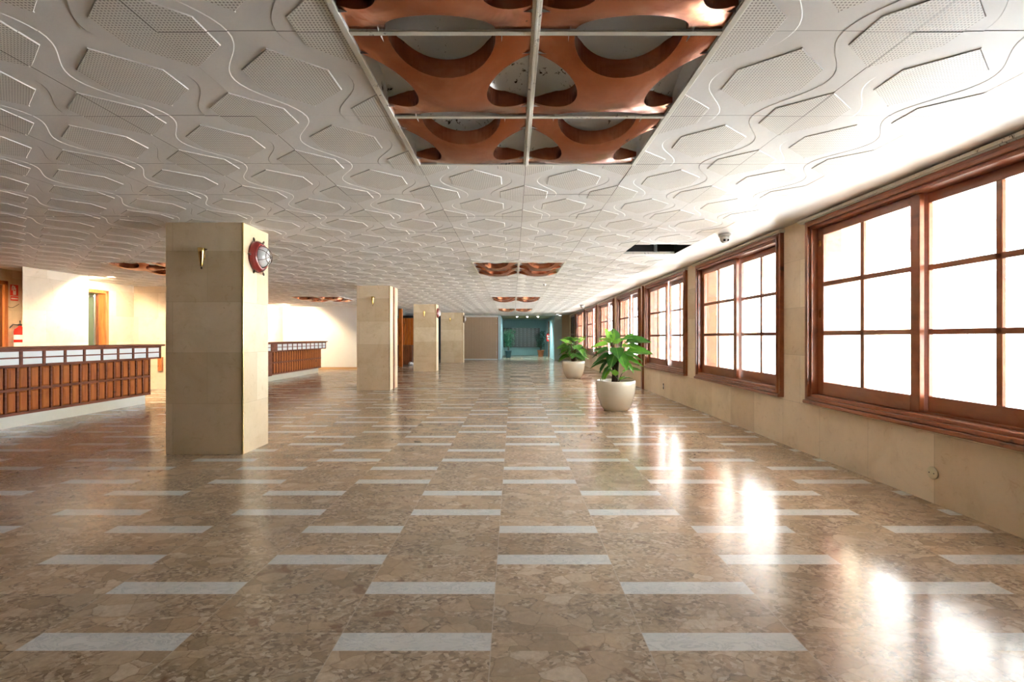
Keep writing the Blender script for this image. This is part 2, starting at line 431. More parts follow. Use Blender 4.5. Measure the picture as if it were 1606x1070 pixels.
# ceiling tiles
TS = .72; CX0 = .085; CY0 = 1.885
def tile_rows():
    out = []
    vs = sorted(set([round(i/20, 4) for i in range(21)] + [.12, .16, .34, .38, .62, .66, .84, .88]))
    def cor(v):      # half width of the hexagon on the tile corners
        d = min(v, 1-v)
        return .26 if d <= .12 else (.26*(.34-d)/.22 if d < .34 else 0)
    def cen(v):
        d = abs(v-.5)
        return .26 if d <= .12 else (.26*(.34-d)/.22 if d < .34 else 0)
    return [(v, cor(v), .25 + .12*math.cos(2*PI*v), cen(v)) for v in vs]
ROWS = tile_rows()
def add_tile(mb, x0, y0, s=TS, dz=0, skew=0):
    """a pressed plaster tile: corner and centre hexagons stand proud, and the band between the two waves is set back"""
    Z = CEIL + dz
    G = .0016
    hO, hC, hH = 0.0, .0019, .0036        # outer field, set-back band, hexagon projection
    e = .004/s
    def pt(u, v, z): return (x0 + G + u*(s-2*G), y0 + G + v*(s-2*G), z + skew*u)
    for k in range(len(ROWS)-1):
        r0, r1 = ROWS[k], ROWS[k+1]
        def brk(r):
            v, a, w, c = r
            return [0, a, a+e*(a > 0), w-e/2, w+e/2, .5-c-e*(c > 0), .5-c, .5+c, .5+c+e*(c > 0), 1-w-e/2, 1-w+e/2, 1-a-e*(a > 0), 1-a, 1]
        b0, b1 = brk(r0), brk(r1)
        zs = [-hH, -hH, 0, 0, hC, hC, hC-hH, hC-hH, hC, hC, 0, 0, -hH, -hH]
        for i in range(13):
            if b0[i+1]-b0[i] < 1e-6 and b1[i+1]-b1[i] < 1e-6: continue
            perf = i in (0, 6, 12)
            mb.cur = 1 if perf else 0
            p = [pt(b0[i], r0[0], Z+zs[i]), pt(b0[i+1], r0[0], Z+zs[i+1]), pt(b1[i+1], r1[0], Z+zs[i+1]), pt(b1[i], r1[0], Z+zs[i])]
            mb.poly([p[3], p[2], p[1], p[0]])
FIX = [  # fixture: first column index, columns, y rows index range
    (-1, 2, -3, 2), (-1, 2, 8, 10), (-1, 2, 17, 19), (-1, 2, 25, 27),
    (-9, 2, 8, 10), (-9, 2, 17, 19)]
HOLE = (2, 6)
def in_fix(c, r):
    for c0, nc, r0, r1 in FIX:
        if c0 <= c < c0+nc and r0 <= r < r1: return True
    return (c, r) == HOLE
PILL = [(5.02, 5.54), (11.12, 11.87), (17.35, 17.9), (23.2, 23.8)]
mb = MB([M['ceil'], M['perf'], M['gap'], M['plain'], M['black']])
NR = int((YE - CY0)/TS)
for r in range(-2, NR):
    for c in range(-12, 3):
        if in_fix(c, r): continue
        random.seed(c*77+r)
        add_tile(mb, CX0 + c*TS, CY0 + r*TS, dz=random.uniform(-.0012, .0012), skew=random.uniform(-.0008, .0008))
# plain parts of the ceiling: behind the camera, left edge, end strip, and the smooth margin rising to the window wall
mb.cur = 3
yR = CY0 + NR*TS; y2 = CY0 - 2*TS; xa = CX0 - 12*TS; xb = CX0 + 3*TS
for c in range(-12, 3):                 # behind the camera, leaving room for the near end of the light
    q0 = CX0 + c*TS
    mb.poly([(q0, y2 - (TS if c in (-1, 0) else 0), CEIL), (q0+TS, y2 - (TS if c in (-1, 0) else 0), CEIL), (q0+TS, YB, CEIL), (q0, YB, CEIL)])
mb.poly([(xa, YB, CEIL), (xa, YE, CEIL), (XL-2.2, YE, CEIL), (XL-2.2, YB, CEIL)])
mb.poly([(xa, yR, CEIL), (xb, yR, CEIL), (xb, YE, CEIL), (xa, YE, CEIL)])
ZW = 2.40
seg = [YB, 1.885, 1.889, 8.0, 15, YE]
mb.poly([(xb+.006, YB, CEIL), (XR+.02, YB, ZW), (XR+.02, 1.883, ZW), (xb+.014, 1.883, CEIL)])
mb.poly([(xb+.004, 1.888, CEIL), (XR+.02, 1.888, ZW), (XR+.02, YE, ZW), (xb+.003, YE, CEIL)])
# dark plenum above the joints, with openings over the lights
mb.cur = 2
zb = CEIL + .035
cols = list(range(-12, 4))
for r in range(-6, NR+1):
    run = None
    for c in range(-12, 4):
        blocked = c == 3 or in_fix(c, r)
        if not blocked and run is None: run = c
        if blocked and run is not None:
            y0, y1 = CY0 + r*TS, CY0 + (r+1)*TS
            mb.poly([(CX0+run*TS, y0, zb), (CX0+run*TS, y1, zb), (CX0+c*TS + (.03 if c == 3 else 0), y1, zb), (CX0+c*TS + (.03 if c == 3 else 0), y0, zb)]); run = None
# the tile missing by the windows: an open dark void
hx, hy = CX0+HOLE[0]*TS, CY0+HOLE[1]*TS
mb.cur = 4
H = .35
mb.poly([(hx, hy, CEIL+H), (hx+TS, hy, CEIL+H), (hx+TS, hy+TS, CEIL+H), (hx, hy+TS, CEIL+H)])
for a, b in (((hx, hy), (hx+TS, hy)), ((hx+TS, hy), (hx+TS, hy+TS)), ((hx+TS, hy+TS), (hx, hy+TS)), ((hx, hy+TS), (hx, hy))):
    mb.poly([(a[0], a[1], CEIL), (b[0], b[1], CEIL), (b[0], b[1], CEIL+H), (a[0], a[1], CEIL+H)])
co = mb.build('ceiling', fix=False)
rs = MB(M['gap']); rs.box(XL-2.3, 3.26, YB-.3, 33.6, 2.78, 2.95)  # added out of view to stop sky light leaking past the ceiling
struct(rs.build('sky_block_slab'), 'unseen slab added above the suspended ceiling to block sky light', 'roof')
struct(co, 'suspended ceiling of pressed plaster tiles with hexagons and wavy ridges', 'ceiling')
rl = MB([M['frame'], M['alu']])
rl.box(hx, hx+TS, hy+TS-.03, hy+TS, CEIL-.004, CEIL+.03); rl.cur = 1
rl.box(hx+.42, hx+.46, hy+TS-.10, hy+TS-.07, CEIL+.01, CEIL+.2); rl.box(hx+.36, hx+.39, hy+.1, hy+.5, CEIL+.12, CEIL+.14)
rl.build('ceiling_hanger', co)

# window wall -----------------------------------------------------
WZ0, WZ1 = .60, 2.325
WINS = [(2.47, 5.0), (5.51, 8.02), (8.54, 11.10), (11.66, 14.15), (14.68, 17.18), (17.70, 20.20), (20.72, 23.10)]
w = MB([M['wallmarble'], M['porch']])
XO = 3.26
w.box(XR, XO, YB, YE, 0, WZ0)
w.box(XR, XO, YB, YE, WZ1, 2.79)
prev = YB
for a, b in WINS + [(YE, YE)]:
    w.box(XR, XO, prev, a, WZ0, WZ1); prev = b
struct(w.build('wall_right', bevel=0), 'long marble-faced wall below and between the timber windows', 'wall')

# curtain track along the top of the windows, one length per window
for i, (a, b) in enumerate(WINS):
    t = MB(M['frame']); t.box(2.925, 2.96, a-.05, b+.10, 2.352, 2.376); t.box(2.945, 2.995, a-.05, b+.10, 2.345, 2.385)
    ordinal = ['nearest', 'second', 'third', 'fourth', 'fifth', 'sixth', 'seventh'][i]
    o = t.build('trim_%d' % (i+1)); struct(o, 'thin cream curtain track over the %s window of the right wall' % ordinal, 'trim')

def window(n, y0, y1, label, detail=True):
    root = empty('window_%d' % n, (XR, y1, .546)); struct(root, label, 'window')
    z0, z1 = .546, 2.338
    f = MB(M['wood'])
    def rim(x0, x1, oy, wd, oz0=0, oz1=0):
        f.box(x0, x1, y0+oy, y0+oy+wd, z0+oy, z1-oy, .004); f.box(x0, x1, y1-oy-wd, y1-oy, z0+oy, z1-oy, .004)
        f.box(x0, x1, y0+oy+wd-.004, y1-oy-wd+.004, z0+oy, z0+oy+wd, .004); f.box(x0, x1, y0+oy+wd-.004, y1-oy-wd+.004, z1-oy-wd, z1-oy, .004)
    rim(2.955, 3.27, -.022, .045); rim(2.94, 3.0, .018, .03); rim(2.965, 3.27, .045, .032)
    f.box(2.93, 2.99, y0-.022, y1+.022, z0-.022, z0+.012, .006)
    f.build('casing', root)
    t = MB(M['woodv'])
    for x in (3.035, 3.125): t.box(x-.004, x+.004, y0+.075, y1-.075, z0+.07, z0+.095)
    t.box(2.99, 3.27, y0+.07, y1-.07, z0+.06, z0+.078); t.build('track', root)
    ia, ib = y0+.077, y1-.077; mid = (ia+ib)/2
    za, zb_ = z0+.078, z1-.077
    for k, (a, b, x) in enumerate(((mid-.045, ib, 3.045), (ia, mid+.045, 3.115))):
        s = MB(M['wood']); d = .019
        st = .088; rb, rt = .125, .075
        s.box(x-d, x+d, a, a+st, za, zb_, .004); s.box(x-d, x+d, b-st, b, za, zb_, .004)
        s.box(x-d, x+d, a+st-.003, b-st+.003, za, za+rb, .004); s.box(x-d, x+d, a+st-.003, b-st+.003, zb_-rt, zb_, .004)
        m = .021; c = (a+b)/2
        s.box(x-d*.8, x+d*.8, c-m, c+m, za+rb-.003, zb_-rt+.003, .004)
        hh = (zb_-rt - za-rb)
        for q in (1, 2): s.box(x-d*.8, x+d*.8, a+st-.003, b-st+.003, za+rb+hh*q/3-m, za+rb+hh*q/3+m, .004)
        so = s.build('sash', root)
        gq = MB(M['glass']); gq.box(x-.0025, x+.0025, a+st-.005, b-st+.005, za+rb-.005, zb_-rt+.005); gq.build('glass_pane', so)
        if k == 0:
            h = MB(M['brass']); h.box(x-d-.003, x-d, b-.052, b-.028, 1.38, 1.46, .001); h.cur = 0
            h.box(x-d-.006, x-d, b-.058, b-.022, 2.08, 2.14, .001)
            ho = h.build('finger_pull', so)
    return root
names = ['nearest timber sash window, partly outside the right edge', 'timber sash window between the nearest one and the expansion joint, after the camera dome',
         'third timber sash window, just before the brown strip on the wall', 'fourth timber sash window, right of the big potted plant leaves',
         'fifth timber sash window, just behind the front potted plant', 'sixth timber sash window, above the far cream pot', 'seventh and farthest glazed timber window']
for i, (a, b) in enumerate(WINS):
    window(i+1, a, b, names[i])

# dark framed door at the end of the window wall
root = empty('door_1', (XR, 25.2, 0)); struct(root, 'dark-framed narrow door at the far end of the window wall', 'door')
d = MB([M['woodv'], M['voiddark']]); d.box(2.93, 2.995, 23.55, 23.65, 0, 2.3); d.box(2.93, 2.995, 25.1, 25.2, 0, 2.3); d.box(2.93, 2.995, 23.6, 25.15, 2.2, 2.3)
d.box(2.93, 2.995, 24.3, 24.38, 0, 2.2); d.box(2.93, 2.995, 23.6, 25.15, 1.3, 1.38); d.build('door_frame', root)
d = MB(M['voiddark']); d.box(2.965, 2.994, 23.65, 25.1, .02, 2.2); d.build('door_panel', root)

# other walls -----------------------------------------------------
w = MB([M['lobbymarble']])
w.box(XL-.15, XL, YB, 7.38, 0, 2.5); w.box(XL-.15, XL, 8.47, 9.68, 0, 2.5); w.box(XL-.15, XL, 7.38, 8.47, 2.15, 2.5)
w.box(XL-.15, XL, 9.68, 10.57, 2.17, 2.5); w.box(XL-.15, XL, 10.57, 16.45, 0, 2.5); w.box(XL-.15, XL, 16.45, 17.45, 2.15, 2.5); w.box(XL-.15, XL, 17.45, 18.75, 0, 2.5)
struct(w.build('wall_left'), 'warmly lit marble wall behind the two reception counters', 'wall')
w = MB([M['lobbymarble']]); w.prism([(-8.05, 8.13), (-8.05, 9.39), (XL, 9.39), (XL, 8.80)], 0, CEIL)
struct(w.build('wall_left_spur'), 'short marble wall spur between the extinguisher and the door', 'wall')
w = MB([M['lobbymarble']]); w.box(XL, -6.9, 11.3, 11.6, 0, CEIL)
struct(w.build('wall_left_return'), 'marble return wall at the end of the near counter', 'wall')
w = MB([M['white']]); w.box(XL-.15, -4.75, 18.6, 18.8, 0, CEIL)
struct(w.build('wall_far_left'), 'cream wall facing the viewer behind the far counter', 'wall')
b = MB(M['tan']); b.box(XL, -4.75, 18.585, 18.6, 0, .07); struct(b.build('baseboard_far_left'), 'tan skirting at the foot of the cream wall', 'baseboard')
w = MB([M['white']]); w.box(XL-2.3, XO, YB-.2, YB, 0, 2.79); w.mats = [M['darkwood']]; struct(w.build('wall_back'), 'unseen wall behind the viewer, made dark to cut bounced light', 'wall')  # out of view; dark cladding added to keep bounced light low
# walls coloured dark to stand for the unlit opening beyond the counters
w = MB([M['voiddark']]); w.box(-6.4, -6.2, 18.8, 27, 0, CEIL+.1); w.box(-6.4, -2.65, 26.9, 27.1, 0, CEIL+.1)
struct(w.build('wall_corridor'), 'wall coloured dark blue-grey to stand for the unlit opening between the pillars', 'wall')

# end wall --------------------------------------------------------
zt = CEIL
w = MB([M['beige'], M['paleblue'], M['white']])
w.box(2.58, XR, YE, YE+.2, 0, zt+.1)
struct(w.build('wall_end'), 'beige end wall between the mailbox room and the windows', 'wall')
w = MB([M['paleblue']]); w.box(2.18, 2.58, YE-.25, 33.2, 0, zt)
struct(w.build('wall_mailroom_right'), 'pale blue wall at the right side of the mailbox room', 'wall')
w = MB([M['paleblue']]); w.box(-.80, -.66, YE-.05, 33.2, 0, zt)
struct(w.build('wall_mailroom_left'), 'narrow pale blue wall edge left of the mailbox room', 'wall')
w = MB([M['teal']]); w.box(-.8, 2.6, 33.2, 33.4, 0, 2.75)
struct(w.build('wall_mailroom_back'), 'teal wall behind the mailboxes', 'wall')
w = MB([M['olive'], M['paleblue']]); w.box(-.66, 2.18, YE, 33.2, zt, zt+.06); w.cur = 1; w.box(-.66, 2.18, 31.6, 31.75, zt-.03, zt)
mrc = w.build('ceiling_mailroom'); mrc.name = 'ceiling_mailroom'; struct(mrc, 'olive brown ceiling of the mailbox room', 'ceiling')
w = MB([M['white']]); w.box(-3.0, -.8, YE-.06, YE+.1, 2.27, zt+.02)
struct(w.build('trim_lintel'), 'white lintel above the brown shutter', 'trim')
w = MB([M['white']]); w.box(-2.85, -.8, YE-.04, YE-.01, 0, .05)
struct(w.build('baseboard_end'), 'white strip at the foot of the brown shutter', 'baseboard')
root = empty('shutter_screen', (-1.8, YE, 0)); tag(root, 'wide brown closed screen left of the mailbox room', 'screen')
w = MB([M['brownpanel']])
for i in range(30): w.box(-2.95+i*.0713, -2.95+i*.0713+.068, YE-.02+.006*(i % 2), YE+.08, .05, 2.27)
w.build('panel', root)
w = MB([M['woodv']]); w.box(-.83, -.80, YE-.06, YE-.005, 0, 2.27); w.build('edge_post', root)

# expansion joint: cover strips and the metal line across the floor
t = MB(M['wood']); t.box(2.955, 3.0, 11.36, 11.45, 0, 2.37); struct(t.build('trim_joint_right'), 'brown vertical joint cover strip on the window wall', 'trim')
t = MB(M['alu']); t.box(-6.5, 3.0, 11.475, 11.50, 0, .004); struct(t.build('trim_joint_floor'), 'thin pale metal joint line across the floor', 'trim')

# ------------------------------------------------------------------ pillars
plabels = ['nearest square marble pillar with brass sconce and ship wheel lamp', 'second marble pillar with a vertical red-brown strip on its side',
           'third marble pillar from the camera with a red ship wheel lamp', 'farthest marble pillar beside the brown screen']
pxs = [(-3.52, -2.74), (-3.51, -2.77), (-3.49, -2.70), (-3.39, -2.35)]
for i, ((y0, y1), (x0, x1)) in enumerate(zip(PILL, pxs)):
    root = empty('marble_pillar', ((x0+x1)/2, (y0+y1)/2, 0)); tag(root, plabels[i], 'pillar')
    p = MB(M['pillar']); p.box(x0, x1, y0, y1, 0, CEIL+.01); p.build('shaft', root)
    p = MB(M['brass']); p.box(x1-.003, x1+.006, y0-.006, y0+.004, 0, CEIL)
    p.build('corner_bead', root)
    if i == 1:
        p = MB(M['wood']); p.box(x1, x1+.022, 11.43, 11.53, 0, CEIL); p.build('joint_strip', root)

# brass sconces on the pillar fronts
def sconce(x, y, z, label):
    root = empty('wall_sconce', (x, y, z)); tag(root, label, 'wall light', 'brass sconces on the pillar fronts')
    b = MB(M['brass']); b.lathe([(.0, -.10), (.008, -.098), (.012, -.085), (.02, -.03), (.030, .04), (.036, .085), (.034, .09), (.028, .04), (.0, -.02)], (x, y-.045, z), n=20); b.build('cup', root)
    b = MB(M['brass']); b.box(x-.014, x+.014, y-.012, y, z-.02, z+.035, .003); b.tube([(x, y-.005, z+.0), (x, y-.03, z-.01), (x, y-.045, z-.03)], .006); b.build('bracket', root)
    b = MB(M['bronze']); b.lathe([(0, -.125), (.008, -.118), (.009, -.108), (.004, -.10)], (x, y-.045, z), n=12); b.build('finial', root)
    b = MB(M['bronze']); b.lathe([(.0, 0), (.006, .004), (.006, .02), (0, .026)], (x+.035, y-.045, z+.07), (1, 0, .3), 10); b.build('thumb_screw', root)
sconce(-3.13, 5.02, 1.995, 'brass cup sconce on the nearest pillar')
sconce(-3.14, 11.12, 2.01, 'brass cup sconce on the second pillar')
sconce(-3.11, 17.35, 2.01, 'brass cup sconce on the third pillar')
sconce(-2.95, 23.2, 2.01, 'brass cup sconce on the farthest pillar')

# ship wheel lamps
def wheel_lamp(x, y, z, label, ring_m):
    root = empty('wheel_lamp', (x, y, z)); tag(root, label, 'wall light', 'ship wheel lamps on the pillar sides')
    ax = (1, 0, 0); o = (x, y, z)
    r = MB(ring_m); r.lathe([(.105, .0), (.168, .0), (.172, .02), (.160, .045), (.150, .050), (.146, .060), (.135, .070), (.118, .072), (.112, .06), (.105, .05)], o, ax, 48); r.build('rim', root)
    r = MB(M['milk']); r.lathe([(.113, .045), (.110, .075), (.095, .105), (.065, .128), (.03, .138), (.0, .140)], o, ax, 36); r.build('glass_dome', root)
    cg = MB(M['bronze'])
    for a in (25, 85, 145):
        t = math.radians(a); dy, dz = math.cos(t), math.sin(t)
        cg.tube([(x+.06, y+dy*.12, z+dz*.12), (x+.11, y+dy*.10, z+dz*.10), (x+.14, y+dy*.055, z+dz*.055), (x+.148, y, z), (x+.14, y-dy*.055, z-dz*.055), (x+.11, y-dy*.10, z-dz*.10), (x+.06, y-dy*.12, z-dz*.12)], .003, 6)
    cg.tube([(x+.135, y+.07*math.cos(2*PI*k/24), z+.07*math.sin(2*PI*k/24)) for k in range(25)], .003, 6)
    cg.build('wire_guard', root)
    for k in range(6):
        t = k*PI/3; dy, dz = math.cos(t), math.sin(t)
        h = MB(M['bronze']); h.lathe([(.004, .0), (.005, .012), (.010, .022), (.011, .035), (.006, .05), (.0, .053)], (x+.025, y+dy*.165, z+dz*.165), (0, dy, dz), 12); h.build('handle', root)
wheel_lamp(-2.74, 5.29, 2.045, 'red ship wheel lamp on the side of the nearest pillar', M['redwood'])
wheel_lamp(-2.70, 17.6, 2.05, 'red ship wheel lamp on the side of the third pillar', M['redwood'])
wheel_lamp(-2.35, 23.4, 2.05, 'dark ship wheel lamp on the side of the farthest pillar', M['bronze'])

# ------------------------------------------------------------------ copper ceiling lights
def cell_meshes():
    """copper cross sheet with four half-ellipse openings (turned-up rims), and the four enamel bowls behind them, centred on the origin"""
    s = TS-.026; h = s/2; a_, b_ = .30*s, .275*s
    D = .075
    def zdrop(x, y): return -D*(1 - min(1, abs(x)/h)**2.4)*(1 - min(1, abs(y)/h)**2.4)*1.12
    outline = []; NE = 26
    for q in range(4):
        ca, sa = round(math.cos(q*PI/2)), round(math.sin(q*PI/2))
        side = [(-h, -h, 0), (-h+.03, -h, 0)] + [(-a_*math.cos(PI*k/NE), -h + b_*math.sin(PI*k/NE), 1) for k in range(NE+1)] + [(h-.03, -h, 0)]
        outline += [(x*ca - y*sa, x*sa + y*ca, f*(q+1)) for x, y, f in side]
    n0 = len(outline)
    pts = [Vector((x, y)) for x, y, _ in outline]
    def inside(x, y, m=.008):
        if max(abs(x), abs(y)) > h-m: return False
        return all((u/(a_+m))**2 + ((h-v)/(b_+m))**2 > 1 for u, v in ((x, y), (x, -y), (y, x), (y, -x)))
    G = 27
    pts += [Vector((-h + s*i/G, -h + s*j/G)) for i in range(1, G) for j in range(1, G) if inside(-h + s*i/G, -h + s*j/G)]
    vo, _, fo, _, _, _ = mathutils.geometry.delaunay_2d_cdt(pts, [(i, (i+1) % n0) for i in range(n0)], [], 1, 1e-6)
    cp = MB(M['copper']); cp.smooth = True
    cp.v = [(v.x, v.y, zdrop(v.x, v.y)) for v in vo]
    for f in fo: cp.face(list(f))
    up = .078
    for i in range(n0):
        p, q = outline[i], outline[(i+1) % n0]
        if p[2] and p[2] == q[2]:
            zp, zq = zdrop(p[0], p[1]), zdrop(q[0], q[1])
            cp.poly([(p[0], p[1], zp), (q[0], q[1], zq), (q[0], q[1], zq+up*min(1, .3-zq/.05)), (p[0], p[1], zp+up*min(1, .3-zp/.05))])
    en = MB(M['enamel']); en.smooth = True
    for (ox, oy) in ((0, h), (0, -h), (h, 0), (-h, 0)):
        ix, iy = (0, -1 if oy > 0 else 1) if ox == 0 else (-1 if ox > 0 else 1, 0)   # inward
        tx, ty = -iy, ix
        loops = []; nb = 18
        for k in range(8):
            ph = (PI/2)*k/7; rr = math.cos(ph)*1.12; zz = .11*math.sin(ph)
            loops.append([(ox + tx*a_*rr*math.cos(PI*m/nb) + ix*b_*rr*math.sin(PI*m/nb), oy + ty*a_*rr*math.cos(PI*m/nb) + iy*b_*rr*math.sin(PI*m/nb), zz - .012) for m in range(nb+1)])
        en.ring(loops, False)
    en.smooth = False
    # side plates closing the bowls and a lid
    en.box(-h, h, -h, h, .17, .175)
    for (x0, x1, y0, y1) in ((-h, -h+.003, -h, h), (h-.003, h, -h, h), (-h, h, -h, -h+.003), (-h, h, h-.003, h)): en.box(x0, x1, y0, y1, -.005, .17)
    return cp, en
cpm, enm = cell_meshes()
fl = ['large copper ceiling light overhead at the top of the picture', 'second copper ceiling light along the middle of the hall', 'third copper ceiling light along the middle of the hall, before the last one',
      'farthest copper ceiling light, just before the mailbox room', 'copper ceiling light above the near counter, left of the nearest pillar', 'copper ceiling light above the far counter']
proto_c = proto_e = None
for fi, (c0, nc, r0, r1) in enumerate(FIX):
    x0, x1 = CX0+c0*TS, CX0+(c0+nc)*TS; y0, y1 = CY0+r0*TS, CY0+r1*TS
    root = empty('ceiling_light', ((x0+x1)/2, (y0+y1)/2, CEIL)); tag(root, fl[fi], 'ceiling light', 'copper ceiling lights')
    fr = MB(M['frame']); t = .017
    for c in range(nc+1):
        X = x0 + c*TS; a = t if 0 < c < nc else t*.8
        fr.box(X-a, X+a, y0, y1, CEIL-.012, CEIL+.03, .002)
        if 0 < c < nc: fr.box(X-.005, X+.005, y0, y1, CEIL-.018, CEIL, .001)
    for r in range(r1-r0+1):
        Y = y0 + r*TS; fr.box(x0, x1, Y-t*.8, Y+t*.8, CEIL-.010, CEIL+.029, .002)
    fr.build('frame', root)
    for c in range(nc):
        for r in range(r1-r0):
            X, Y = x0+(c+.5)*TS, y0+(r+.5)*TS
            if proto_c is None:
                proto_c = cpm.build('copper_grille', fix=False); proto_e = enm.build('reflector', fix=False)
                oc, oe = proto_c, proto_e
            else:
                oc, oe = proto_c.copy(), proto_e.copy(); C.objects.link(oc); C.objects.link(oe)
            for o in (oc, oe):
                o.parent = root; o.location = (X-(x0+x1)/2, Y-(y0+y1)/2, 0)

# ------------------------------------------------------------------ reception counters
def counter(y0, y1, label, post=None):
    root = empty('reception_counter', (-6.9, (y0+y1)/2, 0)); tag(root, label, 'counter')
    XP, XF = -6.50, -6.35
    b = MB(M['counter']); b.box(XF-.55, XF+.035, y0-.05, y1+.12, 1.032, 1.060, .006); b.build('countertop', root)
    b = MB(M['pot']); b.box(-7.05, -6.58, y0, y1-.02, 0, .165); b.build('plinth', root)
    # panel field
    b = MB(M['counter']); b.box(-7.05, XP-.02, y0, y1, .165, .815)
    rows = ((.205, .475), (.515, .785))
    b.box(XP-.02, XP+.004, y0, y1, .165, .200, .002); b.box(XP-.02, XP+.004, y0, y1, .48, .51, .002); b.box(XP-.02, XP+.004, y0, y1, .79, .82, .002)
    n = int(round((y1-y0)/.1575))
    for i in range(n+1):
        y = y1 - .012 - i*.1575; b.box(XP-.02, XP, y-.014, y+.012, .19, .80)
    b.build('body', root)
    proto = None
    for i in range(n):
        ya = y1 - .012 - (i+1)*.1575 + .016; yb = ya + .124
        if post and ya < post[1]+.02 and yb > post[0]-.02: continue
        for (za, zb_) in rows:
            if proto is None:
                p = MB(M['panel'])
                p.hexa([(XP-.02, ya, za), (XP-.02, yb, za), (XP-.02, yb, zb_), (XP-.02, ya, zb_), (XP-.004, ya+.018, za+.018), (XP-.004, yb-.018, za+.018), (XP-.004, yb-.018, zb_-.018), (XP-.004, ya+.018, zb_-.018)])
                proto = p.build('wood_panel', root); pb = (ya, za)
            else:
                q = proto.copy(); C.objects.link(q); q.parent = root; q.location = (0, ya-pb[0], za-pb[1])
    # fascia grid
    b = MB(M['counter']); d0 = XF-.03
    b.box(d0, XF, y0, y1+.06, .808, .835, .002); b.box(d0, XF, y0, y1+.06, .912, .930, .002); b.box(d0, XF, y0, y1+.06, 1.003, 1.033, .002)
    b.box(-6.9, d0, y1+.03, y1+.06, .808, 1.033, .002); b.box(-6.9, d0-.012, y0, y1+.03, .812, .822)
    m = int((y1-y0)/.315); ys = [y1+.06-.02 - k*.315 for k in range(m+1)]
    for y in ys: b.box(d0, XF, y-.02, y+.02, .81, 1.03, .002)
    b.box(d0, XF, y0, y0+.03, .81, 1.03)
    b.build('fascia_frame', root)
    proto = None
    for k in range(m):
        ya, yb = ys[k+1]+.018, ys[k]-.018
        if post and ya < post[1] and yb > post[0]: continue
        for za, zb_ in ((.833, .914), (.928, 1.005)):
            if proto is None:
                p = MB(M['plastic']); p.box(d0+.004, XF-.012, ya, yb, za, zb_); proto = p.build('white_panel', root); pb = (ya, za)
            else:
                q = proto.copy(); C.objects.link(q); q.parent = root; q.location = (0, ya-pb[0], za-pb[1]); q.scale = (1, 1, 1)
    if post:
        b = MB(M['counter']); b.box(XP-.03, XP+.02, post[0], post[1], .15, .82, .003); b.box(XF-.04, XF+.006, post[0], post[1]+.0, .80, 1.033, .003); b.build('corner_post', root)
    return root
counter(4.45, 8.88, 'near reception counter with white fascia panels, left of the nearest pillar')
counter(11.9, 16.76, 'far reception counter seen between the two nearest pillars', post=(13.03, 13.32))

# ------------------------------------------------------------------ left side: doors, sign, extinguisher
root = empty('door_2', (XL, 9.7, 0)); struct(root, 'open doorway with orange wood frame behind the near counter', 'door')
f = MB(M['orangewood'])
f.box(XL-.16, XL+.02, 10.50, 10.58, 0, 2.18, .004); f.box(XL-.16, XL+.02, 9.66, 9.73, 0, 2.18, .004); f.box(XL-.16, XL+.02, 9.66, 10.58, 2.11, 2.18, .004); f.build('door_frame', root)
f = MB(M['darkwood']); f.prism([(XL-.16, 10.46), (XL-.12, 10.48), (XL-.55, 11.22), (XL-.59, 11.20)], .01, 2.1); lf = f.build('door_leaf', root)
f = MB(M['alu']); f.box(XL-.135, XL-.115, 10.37, 10.39, .1, 2.09, .002); f.box(XL-.34, XL-.12, 10.36, 10.40, 2.03, 2.07, .004); f.tube([(XL-.3, 10.36, 2.05), (XL-.2, 10.2, 2.07), (XL-.05, 10.1, 2.09)], .008); f.build('door_closer', lf)
w = MB([M['greenwall']]); w.box(XL-1.9, XL-1.8, 9.0, 12.4, 0, 2.5); w.box(XL-1.9, XL-.15, 12.0, 12.1, 0, 2.5); w.box(XL-1.9, XL-.15, 9.0, 9.1, 0, 2.5)
struct(w.build('wall_back_room'), 'greenish wall seen through the open doorway', 'wall')
root = empty('door_3', (XL, 7.9, 0)); struct(root, 'brown wooden door at the left edge of the picture', 'door')
f = MB(M['orangewood']); f.box(XL-.15, XL+.02, 8.40, 8.47, 0, 2.15, .004); f.box(XL-.15, XL+.02, 7.38, 7.45, 0, 2.15, .004); f.box(XL-.15, XL+.02, 7.38, 8.47, 2.08, 2.15, .004); f.build('door_frame', root)
f = MB(M['darkwood']); f.box(XL-.05, XL-.01, 7.45, 8.40, .01, 2.08, .003); lf = f.build('door_leaf', root)
f = MB(M['brass']); f.lathe([(.02, 0), (.02, .01), (.01, .02), (.012, .04), (.02, .055), (0, .06)], (XL-.01, 7.52, 1.02), (1, 0, 0), 16); f.build('door_knob', lf)
root = empty('door_4', (XL, 16.95, 0)); struct(root, 'orange wood door behind the far counter, mostly hidden by the nearest pillar', 'door')
f = MB(M['orangewood']); f.box(XL-.1, XL+.02, 17.37, 17.45, 0, 2.15, .004); f.box(XL-.1, XL+.02, 16.45, 16.53, 0, 2.15, .004); f.box(XL-.1, XL+.02, 16.45, 17.45, 2.08, 2.15, .004); f.build('door_frame', root)
f = MB(M['darkwood']); f.box(XL-.06, XL-.02, 16.53, 17.37, .01, 2.08, .003); f.build('door_leaf', root)

